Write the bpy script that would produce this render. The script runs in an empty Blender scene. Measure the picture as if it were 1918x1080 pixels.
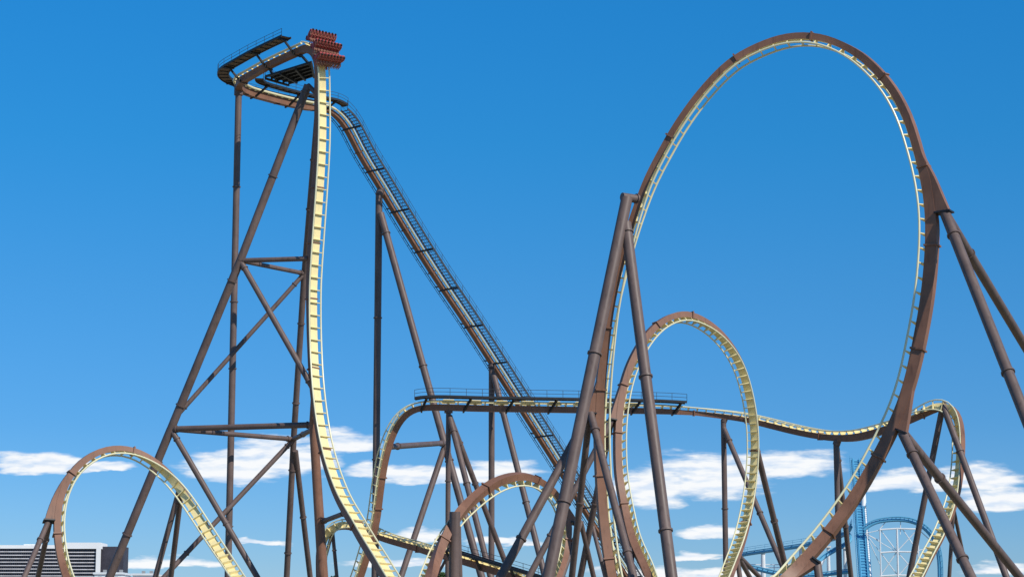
import bpy, math, random
from mathutils import Vector, Matrix
random.seed(7)
R = math.radians
sc = bpy.context.scene
COL = sc.collection

# ------------------------------------------------------------------ camera
F, PITCH, EYE = 3938.0, R(9.5), 3.0          # focal length in photo pixels, tilt, eye height
CX, CY = 959.0, 540.0
cam = bpy.data.cameras.new('camera'); cam_o = bpy.data.objects.new('camera', cam); COL.objects.link(cam_o)
cam.sensor_width = 36.0; cam.lens = 36.0 * F / 1918.0
cam.clip_start = 0.5; cam.clip_end = 30000
cam_o.location = (0, 0, EYE); cam_o.rotation_euler = (R(90) + PITCH, 0, 0)
sc.camera = cam_o

# ------------------------------------------------------------------ light, exposure
sc.view_settings.view_transform = 'Standard'
sc.view_settings.look = 'None'
sc.view_settings.exposure = 0.0
sc.view_settings.gamma = 1.0
sc.view_settings.use_curve_mapping = False
SUN_EL, SUN_AZ = R(42), R(131)                # azimuth clockwise from +Y (the view direction)
sun_dir = Vector((math.sin(SUN_AZ) * math.cos(SUN_EL), math.cos(SUN_AZ) * math.cos(SUN_EL), math.sin(SUN_EL)))
sl = bpy.data.lights.new('sun', 'SUN'); sl.energy = 4.4; sl.angle = R(0.53); sl.color = (1.0, 0.94, 0.85)
so = bpy.data.objects.new('sun', sl); COL.objects.link(so)
so.rotation_euler = sun_dir.to_track_quat('Z', 'Y').to_euler()
so.location = (60, -40, 120)

def ray(px, py):
    x = (px - CX) / F; v = (CY - py) / F
    return Vector((x, math.cos(PITCH) - v * math.sin(PITCH), math.sin(PITCH) + v * math.cos(PITCH)))
def at(px, py, D):
    d = ray(px, py); t = D / d.y
    return Vector((d.x * t, D, EYE + d.z * t))
def proj(p):
    q = Vector(p) - Vector((0, 0, EYE))
    z = q.y * math.cos(PITCH) + q.z * math.sin(PITCH)
    u = -q.y * math.sin(PITCH) + q.z * math.cos(PITCH)
    return CX + F * q.x / z, CY - F * u / z
def on_plane(px, py, p0, d):
    """where the sight line meets the vertical plane through p0 along the plan direction d"""
    r = ray(px, py); n = Vector((d[1], -d[0], 0)); o = Vector((0, 0, EYE))
    t = n.dot(Vector(p0) - o) / n.dot(r)
    return o + r * t
def on_level(px, py, z):
    r = ray(px, py); return Vector((0, 0, EYE)) + r * ((z - EYE) / r.z)

# ------------------------------------------------------------------ world: Nishita sky with a band of fair-weather clouds
CLOUDS = [  # pixel-sized description of where each cloud lies in the sky: centre, half width, half height
 (75, 863, 125, 22), (200, 869, 60, 9), (440, 868, 120, 33), (530, 852, 120, 40), (645, 826, 75, 25),
 (715, 880, 70, 18), (840, 884, 190, 22), (930, 874, 110, 17), (1215, 908, 85, 42), (1330, 884, 140, 50),
 (1470, 864, 130, 30), (1215, 928, 70, 17), (1700, 898, 100, 27), (1830, 890, 110, 28), (1872, 930, 95, 29),
 (1330, 996, 80, 12), (1300, 1040, 50, 7), (300, 1052, 125, 12), (480, 1012, 65, 6), (740, 1053, 100, 11),
 (790, 1000, 70, 13), (1215, 1070, 130, 15), (1870, 1064, 70, 14), (950, 1012, 80, 9), (1340, 1075, 90, 14)]
world = bpy.data.worlds.new('World'); sc.world = world; world.use_nodes = True
nt = world.node_tree; nt.nodes.clear()
def N(tree, kind, **kw):
    n = tree.nodes.new(kind)
    for k, v in kw.items(): setattr(n, k, v)
    return n
def link(tree, a, b): tree.links.new(a, b)
def math_node(tree, op, a, b=None, c=None, clamp=False):
    n = tree.nodes.new('ShaderNodeMath'); n.operation = op; n.use_clamp = clamp
    for i, v in enumerate((a, b, c)):
        if v is None: continue
        if isinstance(v, (int, float)): n.inputs[i].default_value = v
        else: tree.links.new(v, n.inputs[i])
    return n.outputs[0]
def build_world():
    M = lambda *a, **k: math_node(nt, *a, **k)
    sky = N(nt, 'ShaderNodeTexSky', sky_type='NISHITA', sun_disc=False, sun_elevation=SUN_EL, sun_rotation=SUN_AZ)
    sky.altitude = 0; sky.air_density = 1.0; sky.dust_density = 0.0; sky.ozone_density = 1.0
    tc = N(nt, 'ShaderNodeTexCoord'); sx = N(nt, 'ShaderNodeSeparateXYZ'); link(nt, tc.outputs['Generated'], sx.inputs[0])
    # clear, polarised summer air: the Nishita sky filtered towards blue, most of all away from the horizon
    rp = N(nt, 'ShaderNodeValToRGB'); el = rp.color_ramp
    stops = [(0.0, (.42, .60, 1.03)), (.0566, (.30, .59, 1.06)), (.100, (.216, .575, 1.05)), (.165, (.180, .645, 1.105)), (.233, (.117, .725, 1.21)), (.293, (.100, .78, 1.33)), (.55, (.20, .80, 1.30)), (1.0, (.40, .82, 1.2))]
    while len(el.elements) < len(stops): el.elements.new(.5)
    for q, (pp, c) in zip(el.elements, stops): q.position = pp; q.color = (*c, 1)
    link(nt, sx.outputs['Z'], rp.inputs[0])
    hs = N(nt, 'ShaderNodeMix', data_type='RGBA', blend_type='MULTIPLY'); hs.inputs['Factor'].default_value = 1
    link(nt, sky.outputs[0], hs.inputs['A']); link(nt, rp.outputs[0], hs.inputs['B'])
    y = M('MAXIMUM', sx.outputs['Y'], 0.02)
    a = M('DIVIDE', sx.outputs['X'], y); e = M('DIVIDE', sx.outputs['Z'], y)
    cv = N(nt, 'ShaderNodeCombineXYZ'); link(nt, a, cv.inputs[0]); link(nt, M('MULTIPLY', e, 4.4), cv.inputs[1])
    def noise(scale, detail, rough, off=0.0):
        cv2 = N(nt, 'ShaderNodeVectorMath', operation='ADD'); link(nt, cv.outputs[0], cv2.inputs[0]); cv2.inputs[1].default_value = (off, off * .7, off * .3)
        n = N(nt, 'ShaderNodeTexNoise'); n.inputs['Scale'].default_value = scale; n.inputs['Detail'].default_value = detail
        n.inputs['Roughness'].default_value = rough; link(nt, cv2.outputs[0], n.inputs['Vector']); return n.outputs['Fac']
    aw = M('ADD', a, M('MULTIPLY', M('SUBTRACT', noise(22, 3, .5), .5), .030))
    ew = M('ADD', e, M('MULTIPLY', M('SUBTRACT', noise(34, 4, .55, 3.1), .5), .010))
    best = None
    for (px, py, rx, ry) in CLOUDS:
        r = ray(px, py); a0 = r.x / r.y; e0 = r.z / r.y
        ra = rx / F; re = ry / F
        da = M('MULTIPLY', M('SUBTRACT', aw, a0), 1 / ra)
        de = M('SUBTRACT', ew, e0 - re * .35)
        up = M('MULTIPLY', M('MAXIMUM', de, 0.0), 1 / (re * 1.3))
        dn = M('MULTIPLY', M('MINIMUM', de, 0.0), 1 / (re * .75))
        dd = M('ADD', up, dn)
        m = M('SUBTRACT', 1.0, M('ADD', M('MULTIPLY', da, da), M('MULTIPLY', dd, dd)))
        best = m if best is None else M('MAXIMUM', best, m)
    n1 = noise(58, 8, .56, 7.7)
    dens = M('ADD', best, M('MULTIPLY', M('SUBTRACT', n1, .46), 1.6))
    mr = N(nt, 'ShaderNodeMapRange', interpolation_type='SMOOTHSTEP'); link(nt, dens, mr.inputs[0])
    mr.inputs[1].default_value = 0.0; mr.inputs[2].default_value = .85; mr.inputs[3].default_value = 0; mr.inputs[4].default_value = .96
    front = M('GREATER_THAN', sx.outputs['Y'], 0.05)
    fac = M('MULTIPLY', mr.outputs[0], front)
    # billows: light from above mixed into the colour, so a place is bright where the cloud thins out just over it
    cvu = N(nt, 'ShaderNodeVectorMath', operation='ADD'); link(nt, cv.outputs[0], cvu.inputs[0]); cvu.inputs[1].default_value = (7.7 - .0015, 7.7 * .7 + .009, 7.7 * .3)
    nu = N(nt, 'ShaderNodeTexNoise'); nu.inputs['Scale'].default_value = 58; nu.inputs['Detail'].default_value = 4; nu.inputs['Roughness'].default_value = .5; link(nt, cvu.outputs[0], nu.inputs['Vector'])
    n2 = M('SUBTRACT', noise(58, 4, .5, 7.7), nu.outputs['Fac'])
    cr = N(nt, 'ShaderNodeMapRange'); link(nt, n2, cr.inputs[0]); cr.inputs[1].default_value = -.16; cr.inputs[2].default_value = .07
    cmix = N(nt, 'ShaderNodeMix', data_type='RGBA'); link(nt, cr.outputs[0], cmix.inputs['Factor'])
    cmix.inputs['A'].default_value = (7.2, 8.2, 9.6, 1); cmix.inputs['B'].default_value = (9.8, 9.9, 10.0, 1)
    mx = N(nt, 'ShaderNodeMix', data_type='RGBA'); link(nt, fac, mx.inputs['Factor'])
    link(nt, hs.outputs['Result'], mx.inputs['A']); link(nt, cmix.outputs['Result'], mx.inputs['B'])
    bg = N(nt, 'ShaderNodeBackground'); bg.inputs['Strength'].default_value = 0.1
    link(nt, mx.outputs['Result'], bg.inputs['Color'])
    out = N(nt, 'ShaderNodeOutputWorld'); link(nt, bg.outputs[0], out.inputs['Surface'])
build_world()

# ------------------------------------------------------------------ materials
def paint(name, col, rough=.45, var=.12, scale=1.2, spec=.4, streak=0.0):
    m = bpy.data.materials.new(name); m.use_nodes = True; t = m.node_tree; b = t.nodes['Principled BSDF']
    b.inputs['Specular IOR Level'].default_value = spec
    tc = N(t, 'ShaderNodeTexCoord')
    n = N(t, 'ShaderNodeTexNoise'); n.inputs['Scale'].default_value = scale; n.inputs['Detail'].default_value = 6; n.inputs['Roughness'].default_value = .6
    link(t, tc.outputs['Object'], n.inputs['Vector'])
    mr = N(t, 'ShaderNodeMapRange'); link(t, n.outputs['Fac'], mr.inputs[0])
    mr.inputs[1].default_value = .3; mr.inputs[2].default_value = .7; mr.inputs[3].default_value = 1 - var; mr.inputs[4].default_value = 1 + var
    fac = mr.outputs[0]
    if streak:
        mp = N(t, 'ShaderNodeMapping'); mp.inputs['Scale'].default_value = (5, 5, .25); link(t, tc.outputs['Object'], mp.inputs[0])
        n2 = N(t, 'ShaderNodeTexNoise'); n2.inputs['Scale'].default_value = 1.0; n2.inputs['Detail'].default_value = 4; link(t, mp.outputs[0], n2.inputs['Vector'])
        m2 = N(t, 'ShaderNodeMapRange'); link(t, n2.outputs['Fac'], m2.inputs[0]); m2.inputs[1].default_value = .55; m2.inputs[2].default_value = .75
        m2.inputs[3].default_value = 1; m2.inputs[4].default_value = 1 - streak
        fac = math_node(t, 'MULTIPLY', fac, m2.outputs[0])
    vm = N(t, 'ShaderNodeVectorMath', operation='SCALE'); vm.inputs[0].default_value = col[:3]; link(t, fac, vm.inputs['Scale'])
    link(t, vm.outputs[0], b.inputs['Base Color'])
    r2 = math_node(t, 'MULTIPLY_ADD', n.outputs['Fac'], .3, rough - .15); link(t, r2, b.inputs['Roughness'])
    return m
BROWN = paint('brown track paint', (.232, .116, .072), .5, .18, .7, .3, .3)
PIPE = paint('umber pipe paint', (.138, .098, .084), .5, .20, .6, .3, .35)
CREAM = paint('cream track paint', (.84, .705, .35), .5, .06, .8, .3, .10)
RAIL = paint('pale rail paint', (.74, .70, .44), .38, .06, .8, .5)
DARK = paint('dark steel', (.020, .021, .023), .5, .2, 1.5, .4)
DECK = paint('brown deck underside', (.16, .115, .085), .7, .3, 1.2, .2)  # brown for the underside, paler than the deck top
STEP = paint('galvanised grating', (.045, .05, .055), .5, .2, 1.5, .4)
RED = paint('red seat paint', (.36, .05, .042), .45, .3, 3, .4)
BLACK = paint('black rubber', (.018, .018, .02), .6, .2, 2, .3)
GREY = paint('grey steel', (.30, .30, .29), .4, .1, 2, .5)
BLUE = paint('hazed blue track paint', (.095, .35, .54), .45, .1, .5, .4)  # distance haze put into the colour as a paler blue
WHITE = paint('white support paint', (.72, .74, .74), .5, .08, .6, .35)
CONC = paint('white facade', (.86, .86, .84), .7, .06, .05, .2)
BAND = paint('greyed balcony slab', (.62, .60, .60), .7, .2, .3, .2)
GLASS = paint('dark window glass', (.035, .037, .055), .25, .35, .12, .5)
SIDEW = paint('violet grey facade', (.055, .052, .068), .6, .25, .12, .3)

# ------------------------------------------------------------------ mesh helpers
class MB:
    def __init__(self): self.v = []; self.f = []; self.m = []
    def quad(self, a, b, c, d, mi=0):
        i = len(self.v); self.v += [a, b, c, d]; self.f.append((i, i + 1, i + 2, i + 3)); self.m.append(mi)
    def loft(self, rings, mi=0, caps=True, side_mi=None):
        n = len(rings[0]); b = len(self.v)
        for r in rings: self.v += list(r)
        for k in range(len(rings) - 1):
            for j in range(n):
                j2 = (j + 1) % n
                self.f.append((b + k * n + j, b + k * n + j2, b + (k + 1) * n + j2, b + (k + 1) * n + j))
                self.m.append(side_mi[j] if side_mi else mi)
        if caps:
            self.f.append(tuple(b + j for j in reversed(range(n)))); self.m.append(mi)
            e = b + (len(rings) - 1) * n
            self.f.append(tuple(e + j for j in range(n))); self.m.append(mi)
    def tube(self, pts, r, n=8, mi=0):
        pts = [Vector(p) for p in pts]; rings = []; last = None
        for k, p in enumerate(pts):
            t = (pts[min(k + 1, len(pts) - 1)] - pts[max(k - 1, 0)]).normalized()
            if last is None:
                a = Vector((0, 0, 1)) if abs(t.z) < .9 else Vector((0, 1, 0))
                u = (a - t * a.dot(t)).normalized()
            else: u = (last - t * last.dot(t)).normalized()
            last = u; w = t.cross(u)
            rr = r[k] if isinstance(r, (list, tuple)) else r
            rings.append([p + (u * math.cos(2 * math.pi * j / n) + w * math.sin(2 * math.pi * j / n)) * rr for j in range(n)])
        self.loft(rings, mi)
    def box(self, c, ax, ay, az, hx, hy, hz, mi=0):
        c = Vector(c); X = ax * hx; Y = ay * hy; Z = az * hz
        self.loft([[c - X - Y - Z, c + X - Y - Z, c + X + Y - Z, c - X + Y - Z],
                   [c - X - Y + Z, c + X - Y + Z, c + X + Y + Z, c - X + Y + Z]], mi)
    def bar(self, a, b, up, w, h, mi=0):
        """rectangular bar from a to b, h along up"""
        a = Vector(a); b = Vector(b); t = (b - a).normalized(); up = (up - t * up.dot(t)).normalized(); s = t.cross(up)
        ring = lambda p: [p - s * w / 2 - up * h / 2, p + s * w / 2 - up * h / 2, p + s * w / 2 + up * h / 2, p - s * w / 2 + up * h / 2]
        self.loft([ring(a), ring(b)], mi)
    def build(self, name, mats, parent=None, smooth=True, local=False):
        me = bpy.data.meshes.new(name)
        org = Vector((0, 0, 0)) if (parent is None or local) else world_loc(parent)
        me.from_pydata([tuple(Vector(v) - org) for v in self.v], [], self.f)
        if not isinstance(mats, (list, tuple)): mats = [mats]
        for m in mats: me.materials.append(m)
        me.polygons.foreach_set('material_index', self.m)
        me.update()
        if smooth:
            me.shade_smooth(); me.set_sharp_from_angle(angle=R(35))
        o = bpy.data.objects.new(name, me); COL.objects.link(o)
        if parent is not None: o.parent = parent
        return o
def world_loc(o):
    p = Vector((0, 0, 0))
    while o is not None: p += Vector(o.location); o = o.parent
    return p
def thing(name, label, cat, loc=(0, 0, 0), group=None):
    o = bpy.data.objects.new(name, None); COL.objects.link(o); o.location = loc; o.empty_display_size = 1
    o['label'] = label; o['category'] = cat
    if group: o['group'] = group
    return o
def tag(o, label, cat, group=None):
    o['label'] = label; o['category'] = cat
    if group: o['group'] = group
    return o
Z = Vector((0, 0, 1))

# ------------------------------------------------------------------ ground
g = MB(); g.quad((-9000, -400, 0), (9000, -400, 0), (9000, 16000, 0), (-9000, 16000, 0))
gm = bpy.data.materials.new('park ground'); gm.use_nodes = True
def ground_material(t):
    b = t.nodes['Principled BSDF']; b.inputs['Roughness'].default_value = .95
    tc = N(t, 'ShaderNodeTexCoord'); n = N(t, 'ShaderNodeTexNoise'); n.inputs['Scale'].default_value = .02; n.inputs['Detail'].default_value = 8
    link(t, tc.outputs['Object'], n.inputs['Vector'])
    cr = N(t, 'ShaderNodeValToRGB'); link(t, n.outputs['Fac'], cr.inputs[0])
    cr.color_ramp.elements[0].position = .42; cr.color_ramp.elements[0].color = (.12, .13, .06, 1)
    cr.color_ramp.elements[1].position = .56; cr.color_ramp.elements[1].color = (.40, .34, .26, 1)
    link(t, cr.outputs[0], b.inputs['Base Color'])
ground_material(gm.node_tree)
go = g.build('ground', gm); go['kind'] = 'structure'

# ------------------------------------------------------------------ track
def tie_mesh(w, gauge, RISE):
    b = MB(); g = gauge / 2 - .03
    ring = lambda y: [Vector((-w * .40, y, .004)), Vector((w * .40, y, .004)), Vector((g, y, RISE - .09)), Vector((g, y, RISE - .01)), Vector((-g, y, RISE - .01)), Vector((-g, y, RISE - .09))]
    b.loft([ring(-.032), ring(.032)])
    me = b.build('tie', CREAM, smooth=False); mesh = me.data; bpy.data.objects.remove(me); return mesh
TIES = {}
class Track: pass
def spline(P, n=14):
    out = []
    for i in range(len(P) - 1):
        p0 = P[i - 1] if i else P[0] * 2 - P[1]
        p1, p2 = P[i], P[i + 1]
        p3 = P[i + 2] if i + 2 < len(P) else P[-1] * 2 - P[-2]
        d = lambda a, b: max((b - a).length ** .5, 1e-4)
        t0 = 0; t1 = t0 + d(p0, p1); t2 = t1 + d(p1, p2); t3 = t2 + d(p2, p3)
        for k in range(n):
            t = t1 + (t2 - t1) * k / n
            a1 = p0 * ((t1 - t) / (t1 - t0)) + p1 * ((t - t0) / (t1 - t0))
            a2 = p1 * ((t2 - t) / (t2 - t1)) + p2 * ((t - t1) / (t2 - t1))
            a3 = p2 * ((t3 - t) / (t3 - t2)) + p3 * ((t - t2) / (t3 - t2))
            b1 = a1 * ((t2 - t) / (t2 - t0)) + a2 * ((t - t0) / (t2 - t0))
            b2 = a2 * ((t3 - t) / (t3 - t1)) + a3 * ((t - t1) / (t3 - t1))
            out.append((b1 * ((t2 - t) / (t2 - t1)) + b2 * ((t - t1) / (t2 - t1)), i + k / n))
    out.append((P[-1], len(P) - 1.0)); return out
def lerp_list(L, u):
    i = min(int(u), len(L) - 2); f = u - i; return L[i] * (1 - f) + L[i + 1] * f
def make_track(label, pts, name='coaster_track', w=.86, depth=.8, smooth=10, tie_step=1.25, joints=(), step=.5, group=None, rail=.062, gauge=1.0, rise=.30, cat='coaster track'):
    """pts: (3D point, rail-side direction, spine depth or None)"""
    T = Track()
    P = [Vector(p[0]) for p in pts]; H = [Vector(p[1]).normalized() for p in pts]
    Dp = [(p[2] if len(p) > 2 and p[2] else depth) for p in pts]
    dense = spline(P)
    L = [0]
    for k in range(1, len(dense)): L.append(L[-1] + (dense[k][0] - dense[k - 1][0]).length)
    n = max(8, int(L[-1] / step)); S = []; j = 0
    for k in range(n + 1):
        s = L[-1] * k / n
        while j < len(L) - 2 and L[j + 1] < s: j += 1
        f = (s - L[j]) / max(1e-6, L[j + 1] - L[j])
        S.append((dense[j][0].lerp(dense[j + 1][0], min(1, f)), dense[j][1] * (1 - f) + dense[j + 1][1] * f))
    pos = [s[0] for s in S]; hint = [lerp_list(H, s[1]).normalized() for s in S]; dep = [lerp_list(Dp, s[1]) for s in S]
    for _ in range(smooth):
        pos = [pos[0]] + [pos[k] * .5 + (pos[k - 1] + pos[k + 1]) * .25 for k in range(1, n)] + [pos[n]]
    for _ in range(14):
        hint = [hint[0]] + [(hint[k] * .5 + (hint[k - 1] + hint[k + 1]) * .25) for k in range(1, n)] + [hint[n]]
    T.P, T.U, T.S, T.T, T.d, T.n, T.step = pos, [], [], [], dep, n, L[-1] / n
    for k in range(n + 1):
        t = (pos[min(n, k + 1)] - pos[max(0, k - 1)]).normalized()
        u = (hint[k] - t * hint[k].dot(t)).normalized()
        T.T.append(t); T.U.append(u); T.S.append(t.cross(u))
    c = sum(pos, Vector((0, 0, 0))) / (n + 1)
    T.root = thing(name, label, cat, (c.x, c.y, 0), group)
    T.w = w; T.rise = rise; T.gauge = gauge
    b = MB(); rings = []
    for k in range(n + 1):
        p, u, s, d = pos[k], T.U[k], T.S[k], dep[k]
        rings.append([p - s * w / 2, p + s * w / 2, p + s * w * .46 - u * d, p - s * w * .46 - u * d])
    b.loft(rings, 0, True, side_mi=[1, 0, 0, 0]); T.spine = b.build('spine', [BROWN, CREAM], T.root)
    for sgn in (-1, 1):
        b = MB(); b.tube([pos[k] + T.S[k] * sgn * gauge / 2 + T.U[k] * rise for k in range(n + 1)], rail, 8)
        b.build('rail', RAIL, T.root)
    key = (w, gauge, rise)
    if key not in TIES: TIES[key] = tie_mesh(*key)
    loc = world_loc(T.root); inview = []; far = []
    def pose(q):
        k = min(n - 1, int(q)); f = q - k
        m = Matrix.Identity(4); t = T.T[k].lerp(T.T[k + 1], f).normalized(); u = T.U[k].lerp(T.U[k + 1], f); u = (u - t * u.dot(t)).normalized(); sd = t.cross(u)
        m.col[0][:3] = sd; m.col[1][:3] = t; m.col[2][:3] = u; m.col[3][:3] = pos[k].lerp(pos[k + 1], f) - loc
        return m
    q = 1.0
    while q < n - 1:
        m = pose(q); x, y = proj(m.translation + loc)
        if -40 < x < 1960 and -40 < y < 1110: inview.append((m.translation.y + loc.y, m))
        q += tie_step / T.step
    inview.sort(key=lambda e: e[0])
    for _, m in inview[:98]:
        o = bpy.data.objects.new('tie', TIES[key]); COL.objects.link(o); o.parent = T.root; o.matrix_local = m
    if inview[98:]:
        b = MB()
        for _, m in inview[98:]:
            i0 = len(b.v); b.v += [m @ v.co for v in TIES[key].vertices]
            for p in TIES[key].polygons: b.f.append(tuple(i0 + i for i in p.vertices)); b.m.append(0)
        o = b.build('tie', CREAM, T.root, smooth=False, local=True); o['kind'] = 'stuff'
    for (px, py) in joints:
        k = T_near(T, px, py); joint(T, k)
    return T
def joint(T, k):
    b = MB(); p, t, u, s, d, w = T.P[k], T.T[k], T.U[k], T.S[k], T.d[k], T.w
    b.box(p - u * (d / 2 + .01), s, t, u, w / 2 + .09, .055, d / 2 + .075)
    b.build('flange', BROWN, T.root, smooth=False)
def T_near(T, px, py):
    return min(range(T.n + 1), key=lambda k: (proj(T.P[k])[0] - px) ** 2 + (proj(T.P[k])[1] - py) ** 2)
def T_back(T, px, py, extra=0.0):
    k = T_near(T, px, py); return T.P[k] - T.U[k] * (T.d[k] + extra)
def gusset(T, a, b_, g):
    """flared fin under the spine from pixel a to pixel b_, ending in a bearing plate; returns the plate's centre"""
    i0, i1 = T_near(T, *a), T_near(T, *b_); st = 1 if i1 > i0 else -1
    m = MB(); rings = []; w = T.w * .42
    for k in range(i0, i1 + st, st):
        f = abs(k - i0) / max(1, abs(i1 - i0)); p, u, s, d = T.P[k], T.U[k], T.S[k], T.d[k]
        h = g * (f ** 1.25)
        rings.append([p - s * w - u * (d - .05), p + s * w - u * (d - .05), p + s * w - u * (d + .01 + h), p - s * w - u * (d + .01 + h)])
    m.loft(rings); m.build('gusset', BROWN, T.root)
    k = i1; p, u, s, d, t = T.P[k], T.U[k], T.S[k], T.d[k], T.T[k] * st
    c = p - u * (d + g * .55) + t * .05
    m = MB(); m.box(c, s, t, u, w + .16, .05, g * .55 + .05); m.build('bearing_plate', DARK, T.root, smooth=False)
    return p - u * (d + g * .62) + t * .1

# ------------------------------------------------------------------ walkways
def walkway(T, i0, i1, side, off, width, lift=.25, stairs=False, rail_h=1.0, brk=5.5, ends=True, root=None, brackets=True, slant=0.0):
    root = T.root; st = 1
    idx = list(range(i0, i1 + 1))
    def edge(k, o):
        s = T.S[k] * side
        if not stairs: s = Vector((s.x, s.y, 0)).normalized()
        return T.P[k] + s * o + (T.U[k] if stairs else Z) * (T.rise + lift)
    inn = [edge(k, off - width / 2) for k in idx]; out = [edge(k, off + width / 2) for k in idx]
    m = MB()
    for line in (inn, out):
        rings = []
        for q in line: rings.append(q)
        up = Z
        rr = []
        for a_, p in enumerate(rings):
            t = (rings[min(a_ + 1, len(rings) - 1)] - rings[max(a_ - 1, 0)]).normalized(); s = t.cross(up).normalized(); u = s.cross(t)
            rr.append([p - s * .045 - u * .11, p + s * .045 - u * .11, p + s * .045 + u * .11, p - s * .045 + u * .11])
        m.loft(rr)
    if stairs:
        # treads, level, one every half metre of run
        n = int(len(idx) * T.step / .42)
        for q in range(n):
            f = (q + .5) / n * (len(inn) - 1); a_ = int(f); ff = f - a_
            p = inn[a_].lerp(inn[min(a_ + 1, len(inn) - 1)], ff); r = out[a_].lerp(out[min(a_ + 1, len(out) - 1)], ff)
            t = (r - p).normalized(); fw = Vector((T.T[idx[a_]].x, T.T[idx[a_]].y, 0)).normalized()
            m.box((p + r) / 2, t, fw, Z, (r - p).length / 2, .07, .025)
    else:
        for a_ in range(len(idx) - 1):
            m.quad(inn[a_] - Z * .02, inn[a_ + 1] - Z * .02, out[a_ + 1] - Z * .02, out[a_] - Z * .02, 1)
            m.quad(inn[a_] + Z * .02, out[a_] + Z * .02, out[a_ + 1] + Z * .02, inn[a_ + 1] + Z * .02)
            if a_ % 2 == 0: m.bar(inn[a_] - Z * .07, out[a_] - Z * .07, Z, .06, .08)
    m.build('staircase' if stairs else 'walkway_deck', [STEP] if stairs else [DARK, DECK], root, smooth=False)
    m = MB()
    lines = [out] + ([inn] if stairs else [])
    for line in lines:
        for hh in (rail_h, rail_h * .55): m.tube([p + Z * hh for p in line], .022, 5)
        stp = max(1, int(1.8 / T.step))
        for p in line[::stp] + [line[-1]]: m.tube([p, p + Z * rail_h], .022, 5)
    m.build('railing', STEP, root, smooth=False)
    if brackets:
        stp = max(2, int(brk / T.step))
        for a_ in range(stp // 3, len(idx), stp):
            k = idx[a_]; m = MB(); p, u, s, d = T.P[k], T.U[k], T.S[k] * side, T.d[k]
            low = p + s * (T.w / 2) - u * d * .9 - T.T[k] * slant
            m.bar(inn[a_] - Z * .12, out[a_] - Z * .12, Z, .14, .2)
            m.bar(low, inn[a_].lerp(out[a_], .5) - Z * .12, Z, .18, .18)
            m.bar(low, p - s * (T.w / 2 + .05) - u * (d + .08) - T.T[k] * slant, Z, .16, .14)
            m.build('bracket', DARK, root, smooth=False)

# ------------------------------------------------------------------ supports
def pipe(root, a, b, dia, name='leg', rings=(), ground=False, taper=1.0, mat=None, head=True):
    a = Vector(a); b = Vector(b)
    if ground and b.z > 0:
        d = (b - a).normalized(); b = a + d * ((a.z + .3) / -d.z)
    m = MB(); m.tube([a, b], [dia / 2, dia / 2 * taper], 14)
    o = m.build(name, mat or PIPE, root)
    for f in rings:
        c = a.lerp(b, f); t = (b - a).normalized(); r = dia / 2 * (1 + (taper - 1) * f)
        m = MB(); m.tube([c - t * .06, c + t * .06], r * 1.16 + .03, 14)
        fl = m.build('flange', mat or PIPE, o)
    return o
def frac(a, b, py):
    """fraction along a-b at which the pipe crosses pixel row py (b already on the ground line)"""
    lo, hi = 0., 1.
    for _ in range(30):
        mid = (lo + hi) / 2
        if proj(a.lerp(b, mid))[1] < py: lo = mid
        else: hi = mid
    return lo
def leg(root, a, b, dia, rings=(), name='leg', **kw):
    """a and b: 3D points; b lies on the pipe and the pipe runs on down to the ground"""
    a = Vector(a); b = Vector(b); d = (b - a).normalized(); e = a + d * ((a.z + .3) / -d.z)
    fr = [frac(a, e, r) for r in rings]
    return pipe(root, a, e, dia, name, fr, **kw)
def down(p): return Vector((p.x, p.y, p.z - 10))
def support(label, cat='coaster support', name='track_support', p=(0, 0, 0), group=None):
    return thing(name, label, cat, (p[0], p[1], 0), group)
#PART2
V = lambda x, y, z: Vector((x, y, z))

# ------------------------------------------------------------------ lift hill and the turn on top of it
TZ = 61.0
LP0 = V(-20.6, 226.2, TZ); LD = V(.7215, .6924, 0).normalized()      # plan line of the lift
lift_px = [(614, 202), (628, 211), (642, 224), (656, 244), (676, 280), (720, 352), (765, 427), (815, 507), (880, 604), (970, 744), (1047, 865), (1100, 951), (1150, 1031), (1190, 1094)]
HZ = lambda x, y: (x, y, 1.0)
lift = [on_plane(x - 5.5 * min(1, max(0, (y - 205) / 80.)), y, LP0, LD) for x, y in lift_px]
lift_up = V(.55, .5, .7)
pts = []
CT = V(-23.6, 215.6, TZ); RT = 5.3
DN = V(.655, -.756, 0).normalized(); NEAR0 = V(-21.0, 204.3, TZ - .2)
low_end = lift[-1] + (lift[-1] - lift[-2]).normalized() * 12
low_end = low_end if low_end.z > 1 else V(low_end.x, low_end.y, 1)
pts.append((low_end, lift_up))
for p in reversed(lift[3:]): pts.append((p, lift_up))
pts.append((lift[2], V(.35, .3, .85))); pts.append((lift[1], V(.2, .2, .95))); pts.append((lift[0], Z))
pts.append((LP0 - LD * 2.5, Z, .64)); pts.append((LP0 - LD * 6.5, Z, .66))
for ang in (-52, -30, -5, 20, 42):
    pts.append((CT + V(-math.cos(R(ang)), -math.sin(R(ang)), 0) * RT, Z, .66))     # from the far side round the left end to the near side
pts.append((NEAR0 - DN * 6.5 + Z * .55, Z, .6)); pts.append((NEAR0 - DN * 3 + Z * .8, Z, .6)); pts.append((NEAR0 + DN * .5 + Z * 1.0, Z, .66))
LIFT = make_track('long straight lift hill with a staircase beside it and a flat turn on top', pts, depth=.34, w=.74, gauge=1.10, rise=.15, rail=.13, tie_step=1.0, smooth=8,
                  joints=[(676, 282), (765, 427), (815, 507), (880, 604), (970, 744), (1047, 865)])
k_top = T_near(LIFT, 640, 222)

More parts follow.
